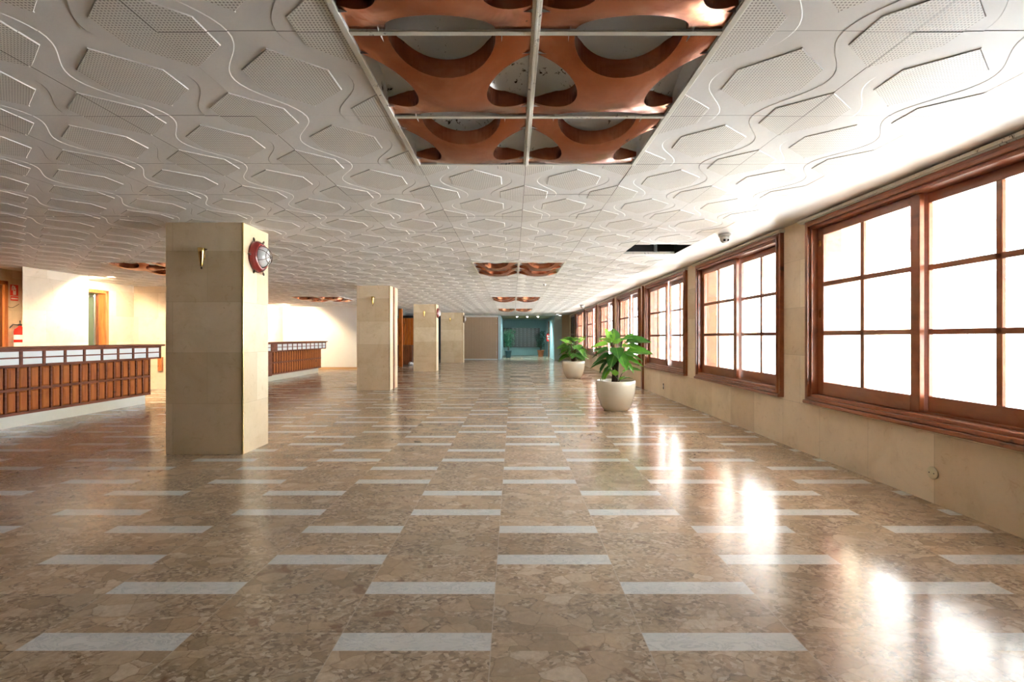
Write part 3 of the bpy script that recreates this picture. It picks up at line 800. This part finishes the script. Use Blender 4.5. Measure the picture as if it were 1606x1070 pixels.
# sign on the wall, reading side towards +x
sy0, sy1 = 8.52, 8.655
root = empty('extinguisher_sign', (XL, 8.59, 2.0)); tag(root, 'red fire extinguisher pictogram sign on the wall at left', 'sign')
s = MB([M['signred'], M['signwhite']]); s.box(XL, XL+.004, sy0, sy1, 1.91, 2.098); s.cur = 0; s.box(XL, XL+.004, sy0+.006, sy1, 1.822, 1.895)
s.cur = 1
X = XL+.0045
s.box(XL+.003, X, 8.565, 8.617, 1.925, 2.045)                  # cylinder
s.box(XL+.003, X, 8.578, 8.604, 2.04, 2.075); s.box(XL+.003, X, 8.548, 8.58, 2.055, 2.085); s.box(XL+.003, X, 8.540, 8.556, 2.0, 2.066)
s.box(XL+.003, X, sy0+.014, sy1-.008, 1.847, 1.870)
s.cur = 0; s.box(XL+.004, X+.0008, 8.577, 8.605, 1.995, 2.012)
s.build('sign_plate', root)

def extinguisher(x, y, z, label, s=1.0, ax=1):
    root = empty('fire_extinguisher', (x, y, z)); tag(root, label, 'fire extinguisher')
    b = MB([M['red'], M['signwhite']]); b.lathe([(.0, 0), (.06*s, .0), (.078*s, .015*s), (.08*s, .03*s), (.08*s, .38*s), (.07*s, .43*s), (.03*s, .465*s), (.022*s, .49*s), (0, .49*s)], (x, y, z), n=28); b.build('cylinder', root)
    b = MB(M['signwhite']); 
    for k in range(7):
        t0, t1 = -PI/2 + (k-3.5)*.28 + .5*ax, -PI/2 + (k-2.5)*.28 + .5*ax; r = .0808*s
        for za, zb_ in ((.10, .20), (.25, .33)): b.poly([(x+r*math.cos(t0), y+r*math.sin(t0), z+za*s), (x+r*math.cos(t1), y+r*math.sin(t1), z+za*s), (x+r*math.cos(t1), y+r*math.sin(t1), z+zb_*s), (x+r*math.cos(t0), y+r*math.sin(t0), z+zb_*s)])
    b.build('instruction_label', root)
    b = MB(M['rubber']); b.box(x-.02*s, x+.02*s, y-.02*s, y+.02*s, z+.49*s, z+.52*s, .003); b.tube([(x, y, z+.52*s), (x+.05*s, y-.05*s, z+.55*s), (x+.09*s, y-.09*s, z+.57*s)], .008*s); b.tube([(x, y, z+.50*s), (x+.06*s, y-.06*s, z+.50*s), (x+.1*s, y-.1*s, z+.50*s)], .007*s); b.build('valve_lever', root)
    b = MB(M['rubber']); b.tube([(x, y-.01, z+.50*s), (x-.06*s, y-.06*s, z+.51*s), (x-.10*s, y-.09*s, z+.44*s), (x-.105*s, y-.06*s, z+.3*s), (x-.10*s, y-.03*s, z+.12*s)], .010*s); b.build('hose', root)
    b = MB(M['alu']); b.box(x-.02, x+.02, y-.02, y+.02, z+.40*s, z+.41*s); b.build('bracket', root)
    return root
extinguisher(XL+.09, 8.60, .90, 'red fire extinguisher hanging below its sign behind the near counter')
# thin cable sagging on the wall above the extinguisher
c = MB(M['rubber']); c.tube([(XL+.012, 8.46, 1.72), (XL+.012, 8.50, 1.70), (XL+.012, 8.55, 1.70), (XL+.012, 8.62, 1.74), (XL+.012, 8.66, 1.77)], .004)
tag(c.build('wall_cable'), 'thin grey cable sagging below the extinguisher sign', 'cable')
# small wooden board on the return wall beyond the counter end
b = MB(M['orangewood']); b.box(-8.08, -7.98, 11.255, 11.3, .42, .74, .004); b.box(-8.07, -7.99, 11.25, 11.256, .44, .72, .002)
tag(b.build('wooden_box'), 'small orange wooden box fixed to the wall past the near counter end', 'box')

# ------------------------------------------------------------------ darkness between the second and third pillar
root = empty('wooden_post', (-4.55, 20.06, 0)); tag(root, 'tall orange wooden post standing between the second and third pillars', 'post')
p = MB(M['panel']); p.box(-4.62, -4.48, 20.0, 20.14, 0, CEIL, .008); p.build('post_shaft', root)
root = empty('wood_partition', (-4.2, 21.4, 0)); tag(root, 'slatted brown wood partition in the gap between second and third pillars', 'partition')
p = MB(M['panel'])
for i in range(16): p.box(-5.6+i*.13, -5.6+i*.13+.115, 21.35+.012*(i % 2), 21.43, .86, 2.02)
p.build('slatted_top', root)
p = MB(M['darkwood']); 
for i in range(5): p.box(-5.6+i*.42, -5.6+i*.42+.40, 21.36, 21.43, 0, .85, .006)
p.build('lower_panel', root)
bm = MB([M['plastic']]); random.seed(3)
for (x, y, r) in ((-4.35, 21.0, .09), (-4.2, 21.05, .075), (-4.27, 20.9, .06)):
    bmm = bmesh.new(); bmesh.ops.create_icosphere(bmm, subdivisions=2, radius=r)
    for v in bmm.verts: v.co = Vector((x, y, max(.002, r*.8))) + v.co*random.uniform(.75, 1.15)
    for v in bmm.verts: v.co.z = max(.0, v.co.z)
    bm.frombm(bmm)
tag(bm.build('crumpled_bag'), 'crumpled pale plastic bag on the floor beside the wooden post', 'bag')

# ------------------------------------------------------------------ mailbox room
root = empty('mailbox_unit', (.45, 33.15, .5)); tag(root, 'dark wall-mounted bank of mailboxes with small name tags', 'mailboxes')
bx0, bx1, bz0, bz1 = -.64, 1.78, .53, 1.82
b = MB(M['mailbox']); b.box(bx0, bx1, 33.02, 33.19, bz0, bz1); b.build('cabinet', root)
proto = None; NC, NRW = 9, 10; pw, ph = (bx1-bx0-.04)/NC, (bz1-bz0-.04)/NRW
for i in range(NC):
    for j in range(NRW):
        x, z = bx0+.02+i*pw, bz0+.02+j*ph
        if proto is None:
            p = MB([M['mailbox'], M['mailtag']]); p.box(x+.008, x+pw-.008, 33.0, 33.02, z+.008, z+ph-.008); p.cur = 1; p.box(x+.06, x+.13, 32.996, 33.0, z+.07, z+.092); p.cur = 1; p.box(x+.17, x+.18, 32.997, 33.0, z+.05, z+.06); proto = p.build('mailbox_door', root); pb = (x, z)
        else:
            q = proto.copy(); C.objects.link(q); q.parent = root; q.location = (x-pb[0], 0, z-pb[1])
for x, lab in ((.22, 'left of the three lit ceiling spots before the mailboxes'), (.78, 'middle of the three lit ceiling spots before the mailboxes'), (1.36, 'right of the three lit ceiling spots before the mailboxes')):
    root = empty('ceiling_spot', (x, 27.3, CEIL)); tag(root, lab, 'ceiling light', 'three ceiling spots of the mailbox room')
    b = MB(M['alu']); b.lathe([(.045, 0), (.07, 0), (.07, -.02), (.045, -.02)], (x, 27.3, CEIL), n=20); b.build('ring', root)
    b = MB(M['spot']); b.lathe([(0, -.008), (.045, -.008), (.045, -.03), (.03, -.045), (0, -.05)], (x, 27.3, CEIL), n=20); b.build('bulb', root)
    l = bpy.data.lights.new('spot_glow', 'SPOT'); l.energy = 95; l.color = (.72, 1.0, .98); l.spot_size = 2.7; l.spot_blend = .6; l.shadow_soft_size = .05
    lo = bpy.data.objects.new('spot_glow', l); C.objects.link(lo); lo.parent = root; lo.location = (0, .6, -.08); lo.rotation_euler = (.3, 0, 0)
root = empty('door_5', (2.18, 29, 0)); struct(root, 'dark door frame on the right side of the mailbox room', 'door')
f = MB(M['woodv']); f.box(2.10, 2.18, 29.6, 29.75, 0, 2.15); f.build('door_frame', root)
extinguisher(2.06, 29.3, .96, 'red fire extinguisher on the blue wall right of the mailboxes')

# ------------------------------------------------------------------ plants
def leaf_mesh(name, L, W, mat, fold=.25, droop=.35, nu=9, nv=6, point=1.0):
    mb_ = MB(mat); mb_.smooth = True
    loops = []
    for i in range(nu+1):
        t = i/nu; x = L*t
        wd = W*.5*(math.sin(PI*min(1, t**.72))**.75)*(1 - .25*t*point) if 0 < t < 1 else .0015
        row = []
        for j in range(nv+1):
            s = -1 + 2*j/nv; y = wd*s
            z = fold*abs(y)*1.0 - droop*L*t*t*.5 + .004*math.sin(t*22)*abs(s)
            row.append((x, y, z))
        loops.append(row)
    b = len(mb_.v)
    for L_ in loops: mb_.v += L_
    for i in range(nu):
        for j in range(nv):
            mb_.face([b+i*(nv+1)+j, b+(i+1)*(nv+1)+j, b+(i+1)*(nv+1)+j+1, b+i*(nv+1)+j+1])
    me = bpy.data.meshes.new(name); me.from_pydata(mb_.v, [], mb_.f); me.materials.append(mat)
    me.polygons.foreach_set('use_smooth', [True]*len(me.polygons)); me.update(); return me
LEAF = [leaf_mesh('broad_leaf_a', .32, .235, M['leaf']), leaf_mesh('broad_leaf_b', .30, .20, M['leaf'], .3, .6), leaf_mesh('broad_leaf_young', .28, .205, M['leafb'], .35, .1)]
def bowl(root, x, y, R=.315, H=.485, base=.195, mat='pot'):
    b = MB(M[mat]); b.lathe([(0, .0), (base-.012, .0), (base, .012), (base+.045, .07), (R*.90, H*.42), (R*.985, H*.68), (R, H*.86), (R*.985, H), (R*.955, H+.002), (R*.95, H-.02), (R*.94, H-.06), (0, H-.06)], (x, y, 0), n=48)
    b.build('pot', root)
    s = MB(M['soil']); s.lathe([(0, 0), (R*.94, 0), (R*.94, .012), (R*.5, .02), (0, .025)], (x, y, H-.06), n=32); s.build('soil', root)
def add_leaf(root, me, base, pos, yaw, pitch, roll, sc):
    o = bpy.data.objects.new('leaf', me); C.objects.link(o); o.parent = root
    o.location = Vector(pos) - Vector(base); o.rotation_mode = 'XYZ'
    o.rotation_euler = (roll, -pitch, yaw); o.scale = (sc, sc, sc); return o
def ficus(x, y, label, leaves, trunks, H=.485, R=.315, base=.195):
    """leaves: (dx, dy, z of leaf base, yaw, pitch, roll, scale, kind)"""
    B = (x, y, 0); root = empty('potted_plant', B); tag(root, label, 'potted plant', 'broad-leaved plants in cream pots')
    bowl(root, x, y, R, H, base)
    st = MB(M['trunk'])
    for pts, r0, r1 in trunks:
        pts = [(x+a, y+b, c) for a, b, c in pts]
        st.tube(pts, [r0 + (r1-r0)*i/(len(pts)-1) for i in range(len(pts))], 10)
    st.build('trunk', root)
    pe = MB(M['petiole'])
    for (dx, dy, z, yaw, pit, roll, sc, kd) in leaves:
        tgt = Vector((x+dx, y+dy, z))
        # nearest trunk point below
        best = None
        for pts, _, _ in trunks:
            for a, b, c in pts:
                q = Vector((x+a, y+b, c)); dd = (q-tgt).length + (.5 if c > z else 0)
                if best is None or dd < best[0]: best = (dd, q)
        q = best[1]; midp = (q+tgt)/2 + Vector((0, 0, -.01))
        pe.tube([q, midp, tgt], .0045, 6)
        add_leaf(root, LEAF[kd], B, tgt, yaw, pit, roll, sc)
    pe.build('leaf_stalk', root)
    return root
R_ = math.radians
# leaves read off the photograph: image right = +x; yaw 180 points left, -90 towards the viewer
big = [
 # top yellow-green pair
 (-.08, -.02, 1.10, R_(125), R_(62), 0, 1.0, 2), (-.10, .0, 1.10, R_(60), R_(55), 0, .9, 2), (-.10, -.08, 1.12, R_(-170), R_(12), R_(10), .8, 2),
 (.02, -.05, 1.08, R_(-100), R_(25), R_(20), .85, 2), (.10, -.02, 1.16, R_(25), R_(8), R_(-25), 1.0, 0), (.14, .05, 1.18, R_(40), R_(5), R_(-30), .9, 0),
 # left fan
 (-.14, -.05, 1.07, R_(190), R_(-8), R_(25), 1.1, 2), (-.14, -.10, .99, R_(200), R_(-15), R_(30), 1.1, 0), (-.12, -.12, .90, R_(195), R_(-18), R_(30), 1.15, 0),
 (-.10, .06, 1.0, R_(160), R_(-5), R_(-10), 1.0, 0), (-.10, -.12, .84, R_(215), R_(-30), R_(25), 1.1, 0), (-.08, -.12, .76, R_(205), R_(-35), R_(20), 1.1, 1),
 (-.08, -.06, .70, R_(190), R_(-38), R_(15), .95, 0), (-.10, -.06, .68, R_(215), R_(-50), R_(10), .8, 2),
 # centre
 (-.02, -.12, 1.02, R_(-95), R_(-20), 0, 1.05, 0), (.02, -.12, .95, R_(-80), R_(-30), R_(-10), 1.0, 0), (-.05, .10, 1.05, R_(100), R_(10), 0, 1.0, 0), (.04, .1, 1.0, R_(70), R_(0), 0, 1.0, 0),
 # right fan
 (.16, -.02, 1.12, R_(-12), R_(6), R_(-30), 1.25, 0), (.15, .03, 1.04, R_(20), R_(0), R_(-20), 1.0, 0), (.16, -.05, .96, R_(-8), R_(2), R_(-32), 1.3, 0),
 (.10, -.08, .93, R_(-30), R_(-12), R_(-20), 1.1, 0), (.12, -.08, .85, R_(-25), R_(-15), R_(-25), 1.05, 0), (.08, -.10, .82, R_(-50), R_(-25), R_(-15), 1.0, 1), (.10, .08, .90, R_(35), R_(-8), 0, 1.0, 0),
 (.08, -.1, 1.04, R_(-45), R_(-5), R_(-15), .95, 2),
 # low right sprig
 (.16, -.04, .66, R_(5), R_(4), R_(-20), .8, 0), (.10, -.06, .62, R_(20), R_(25), R_(-10), .65, 2), (.07, -.08, .52, R_(0), R_(10), 0, .6, 0), (.08, -.05, .50, R_(-30), R_(20), 0, .55, 2), (.05, -.1, .50, R_(-60), R_(35), 0, .5, 2),
 (-.02, -.06, .56, R_(-110), R_(45), 0, .6, 2),
 (-.10, .02, .96, R_(175), R_(10), R_(15), 1.0, 0), (-.06, .0, 1.06, R_(150), R_(30), 0, .95, 2), (.0, .02, 1.14, R_(95), R_(60), 0, .8, 0), (.06, -.06, 1.12, R_(-60), R_(20), 0, .9, 0), (-.12, -.04, .80, R_(180), R_(-12), R_(20), 1.05, 0), (.04, -.10, .90, R_(-70), R_(-40), 0, .95, 0), (-.04, -.12, .92, R_(-120), R_(-35), 0, 1.0, 0), (.12, .0, 1.08, R_(0), R_(15), R_(-10), .9, 0), (-.04, -.04, .60, R_(160), R_(30), 0, .55, 2),
]
ficus(1.676, 8.08, 'larger nearer broad-leaved plant in a cream bowl pot, in front by the windows', big,
      [([(-.03, 0, .42), (-.025, -.01, .6), (-.03, -.01, .78), (-.05, -.02, .95), (-.08, -.03, 1.10)], .045, .018), ([(.0, 0, .42), (.01, -.01, .62), (.03, -.01, .85), (.07, -.01, 1.02), (.10, -.01, 1.15)], .034, .014),
       ([(.03, -.02, .42), (.05, -.03, .5), (.09, -.04, .60)], .012, .006)])
small = []
random.seed(21)
for k in range(60):
    z = random.uniform(.60, 1.12); rr = .10 + .10*math.sin(PI*(z-.5)/.75); yaw = k*2.399
    top = z > .98
    small.append((rr*math.cos(yaw), rr*math.sin(yaw), z, yaw + random.uniform(-.3, .3), R_(random.uniform(10, 35) if top else random.uniform(-30, 5)), random.uniform(-.4, .4), random.uniform(.85, 1.1), 2 if (top and random.random() < .7) else random.choice((0, 0, 1))))
ficus(1.755, 14.4, 'smaller farther bushy plant in a cream bowl pot', small,
      [([(-.03, 0, .44), (-.04, 0, .7), (-.06, 0, 1.0)], .03, .012), ([(.03, .02, .44), (.05, .02, .75), (.08, .02, 1.0)], .025, .01), ([(0, -.03, .44), (.01, -.05, .7), (.01, -.06, .95)], .025, .01)], H=.50, R=.325, base=.20)

def tall_plant(x, y, label, H, z1, spread, potm, leafm, n, R, seed, lo_x, hi_x, L=.16, W=.05):
    B = (x, y, 0); root = empty('potted_plant', B); tag(root, label, 'potted plant')
    b = MB(M[potm]); b.lathe([(0, 0), (R*.66, 0), (R*.68, .01), (R*.92, H*.86), (R, H*.87), (R, H), (R*.93, H), (R*.92, H-.04), (0, H-.04)], (x, y, 0), n=28); b.build('pot', root)
    s = MB(M['soil']); s.lathe([(0, 0), (R*.9, 0), (0, .02)], (x, y, H-.035), n=20); s.build('soil', root)
    random.seed(seed); me = leaf_mesh('slim_leaf', L, W, M[leafm], .2, .5, 5, 2)
    tr = MB(M['trunk']); stems = []
    for k in range(5):
        a = k*2*PI/5; p = [(x + math.cos(a)*(.03 + spread*.55*t*t), y + math.sin(a)*(.03 + spread*.55*t*t), H-.05 + (z1-H-.05)*t*(1-.06*k)) for t in (0, .25, .5, .75, 1)]
        tr.tube(p, [.014, .012, .010, .007, .004], 6); stems.append(p)
    tr.build('stem', root)
    fo = MB(M[leafm])
    # foliage as one stuff-like part: far too fine to count here
    vs = [v.co.copy() for v in me.vertices]; fs = [list(p.vertices) for p in me.polygons]
    for k in range(n):
        p = random.choice(stems); t = random.uniform(.28, 1.0)*4; i = min(3, int(t)); f = t-i
        q = Vector(p[i]).lerp(Vector(p[i+1]), f)
        q += Vector((random.gauss(0, spread*.30), random.gauss(0, spread*.30), random.gauss(0, .04))); q.x = max(lo_x, min(hi_x, q.x))
        mt = Matrix.Translation(q) @ Matrix.Rotation(random.uniform(0, 2*PI), 4, 'Z') @ Matrix.Rotation(R_(random.uniform(-20, 60)), 4, 'Y') @ Matrix.Scale(random.uniform(.7, 1.3), 4)
        b0 = len(fo.v); fo.v += [tuple(mt @ v) for v in vs]
        for f_ in fs: fo.face([b0+i_ for i_ in f_])
    o = fo.build('foliage', root, fix=False); o['kind'] = 'stuff'; bpy.data.meshes.remove(me)
    return root
tall_plant(-.28, 28.8, 'tall leafy green plant in a dark teal pot, left of the mailboxes', .43, 1.86, .42, 'tealpot', 'leaff', 520, .20, 5, -.46, .4)
tall_plant(1.72, 30.9, 'dark shrub in a terracotta pot, right of the mailboxes', .40, 1.72, .34, 'terracotta', 'leafd', 420, .22, 9, 1.2, 1.92)

# ------------------------------------------------------------------ small fittings
def dome(x, y, z, label, s=1.0):
    root = empty('dome_camera', (x, y, z)); tag(root, label, 'security camera')
    b = MB(M['plastic']); b.lathe([(.068*s, 0), (.068*s, -.022*s), (.060*s, -.036*s), (.0, -.036*s)], (x, y, z), n=32); b.build('base', root)
    b = MB(M['plastic']); b.lathe([(.05*s, -.03*s), (.052*s, -.05*s), (.046*s, -.08*s), (.025*s, -.10*s), (0, -.104*s)], (x, y, z), n=28); bb = b.build('housing', root)
    for dx in (-.019, .019):
        l = MB(M['rubber']); l.lathe([(0, 0), (.014*s, 0), (.013*s, .006*s), (0, .008*s)], (x+dx*s, y-.040*s, z-.075*s), (-.3, -1, -.35), 14); l.build('lens', bb)
dome(2.40, 5.62, 2.358, 'white dome security camera on the ceiling between the two nearest windows', 1.0)
dome(2.50, 17.9, 2.366, 'tiny white dome camera far down the ceiling near the windows', 1.3)
for x, y, lab in ((.68, 10.75, 'small white sprinkler cap on the ceiling right of the second copper light'), (-2.1, 20.6, 'small white sprinkler cap on the ceiling above the third pillar')):
    b = MB(M['plastic']); b.lathe([(.035, 0), (.035, -.008), (.018, -.02), (.014, -.045), (0, -.048)], (0, 0, 0), n=18)
    o = b.build('sprinkler_cap'); o.location = (x, y, CEIL-.008 if x > 0 else CEIL-.006); tag(o, lab, 'sprinkler')
root = empty('blank_cover', (XR, 3.54, .217)); tag(root, 'round cream blanking plate low on the marble under the nearest window', 'cover plate')
b = MB(M['cream']); b.lathe([(.045, 0), (.045, -.006), (.040, -.010), (0, -.011)], (XR, 3.54, .217), (1, 0, 0), 28); b.build('disc', root)
b = MB(M['rubber']); 
for dy in (-.02, .02): b.lathe([(0, 0), (.004, 0), (.004, -.013), (0, -.013)], (XR, 3.54+dy, .217), (1, 0, 0), 10)
b.build('screw', root)
root = empty('wall_outlet', (XR, 9.88, .21)); tag(root, 'small dark wall outlet low on the marble under the third window', 'outlet')
b = MB(M['rubber']); b.box(XR-.008, XR, 9.86, 9.90, .155, .27, .002); b.build('socket', root)
b = MB(M['alu']); b.box(XR-.010, XR-.007, 9.868, 9.892, .195, .235); b.build('insert', root)

# lit downlights over the left wall, and one added lamp behind it
def downlight(x, y, e, size, aim, label, col=(1.0, .78, .50)):
    root = empty('recessed_downlight', (x, y, CEIL)); tag(root, label, 'ceiling light')
    b = MB(M['plastic']); b.lathe([(.05, -.008), (.075, -.008), (.075, -.002), (.05, -.002)], (x, y, CEIL-.008), n=24); b.build('ring', root)
    b = MB(M['warmlamp']); b.lathe([(0, -.004), (.05, -.004), (.05, -.001), (0, -.001)], (x, y, CEIL-.008), n=24); b.build('bulb', root)
    l = bpy.data.lights.new('downlight_beam', 'SPOT'); l.energy = e; l.color = col; l.spot_size = R_(size); l.spot_blend = .35; l.shadow_soft_size = .06
    lo = bpy.data.objects.new('downlight_beam', l); C.objects.link(lo); lo.parent = root; lo.location = (0, 0, -.05)
    v = Vector(aim) - Vector((x, y, CEIL)); lo.rotation_euler = v.to_track_quat('-Z', 'Y').to_euler()
downlight(-7.75, 9.55, 250, 150, (-8.6, 9.7, .9), 'warm downlight over the open doorway behind the near counter')
downlight(-9.6, 10.9, 60, 150, (-9.8, 11.6, 0), 'added unseen lamp brightening the room behind the open doorway', (.95, 1.0, .8))  # extra lamp added out of view to brighten the green room
downlight(-7.75, 6.6, 300, 150, (-8.6, 6.6, .9), 'warm downlight behind the near counter at the left edge')
downlight(-7.9, 17.1, 250, 150, (-8.4, 17.9, .9), 'warm downlight in the corner behind the far counter')
downlight(-7.75, 13.6, 300, 150, (-8.6, 13.6, .9), 'warm downlight behind the middle of the far counter')

# ------------------------------------------------------------------ outdoors
g = MB([M['concrete'], M['porchdark']]); g.poly([(6.6, -12, -.02), (60, -12, -.02), (60, 60, -.02), (6.6, 60, -.02)]); g.cur = 1; g.poly([(3.26, -12, -.02), (6.6, -12, -.02), (6.6, 60, -.02), (3.26, 60, -.02)])  # dark strip by the wall holds back light bounced indoors
struct(g.build('ground'), 'pale sunlit paving outside the windows, with a dark strip added under the porch', 'ground')
r = MB(M['porch']); r.box(3.27, 6.6, -8, 30, 2.75, 2.95); r.box(6.4, 6.6, -8, 30, 2.60, 2.75)
struct(r.build('porch_roof'), 'white porch roof outside along the windows', 'roof')
for y, xa_, xb_, lab in ((2.0, 3.75, 4.35, 'pale porch pillar outside, beside the viewer'), (6.1, 3.75, 4.45, 'pale marble porch pillar seen through the nearest window'),
                         (10.3, 4.0, 4.5, 'pale marble porch pillar seen through the second window'), (16.0, 5.6, 6.0, 'pale porch pillar far outside the fourth window')):
    p = MB(M['outmarble']); p.box(xa_, xb_, y, y+.45, -.02, 2.76)
    tag(p.build('porch_pillar', origin=((xa_+xb_)/2, y+.22, -.02)), lab, 'pillar')
root = empty('garden_gate', (7.4, 16, 0)); tag(root, 'cream vertical-board gate outdoors, seen through the second window', 'gate')
p = MB(M['yellow'])
for i in range(8): p.box(6.9+i*.14, 6.9+i*.14+.125, 15.98, 16.02, 0, 1.95)
p.build('board', root)
p = MB(M['yellow']); p.box(6.9, 8.02, 16.02, 16.06, .3, .4); p.box(6.9, 8.02, 16.02, 16.06, 1.5, 1.6); p.build('rail', root)
p = MB(M['yellow']); p.box(11.2, 13.2, 16, 16.5, -.02, 2.05); tag(p.build('garden_wall', origin=(12.2, 16.2, -.02)), 'cream yellow wall block outdoors, seen through the nearest window', 'wall')
root = empty('far_building', (26, 24, 0)); tag(root, 'low white building far outside beyond the nearest window', 'building')
p = MB(M['porch']); p.box(20, 44, 24, 30, -.02, 3.2); p.build('wall', root)
p = MB(M['porch']); p.box(19.4, 44.6, 23.3, 30.6, 3.2, 3.5); p.build('roof', root)
p = MB(M['paleblue'])
for x in (22, 26, 30): p.box(x, x+1.2, 23.97, 24.01, .9, 2.1)
p.build('window', root)

for o in bpy.data.objects:
    if '_base' in o.keys(): del o['_base']
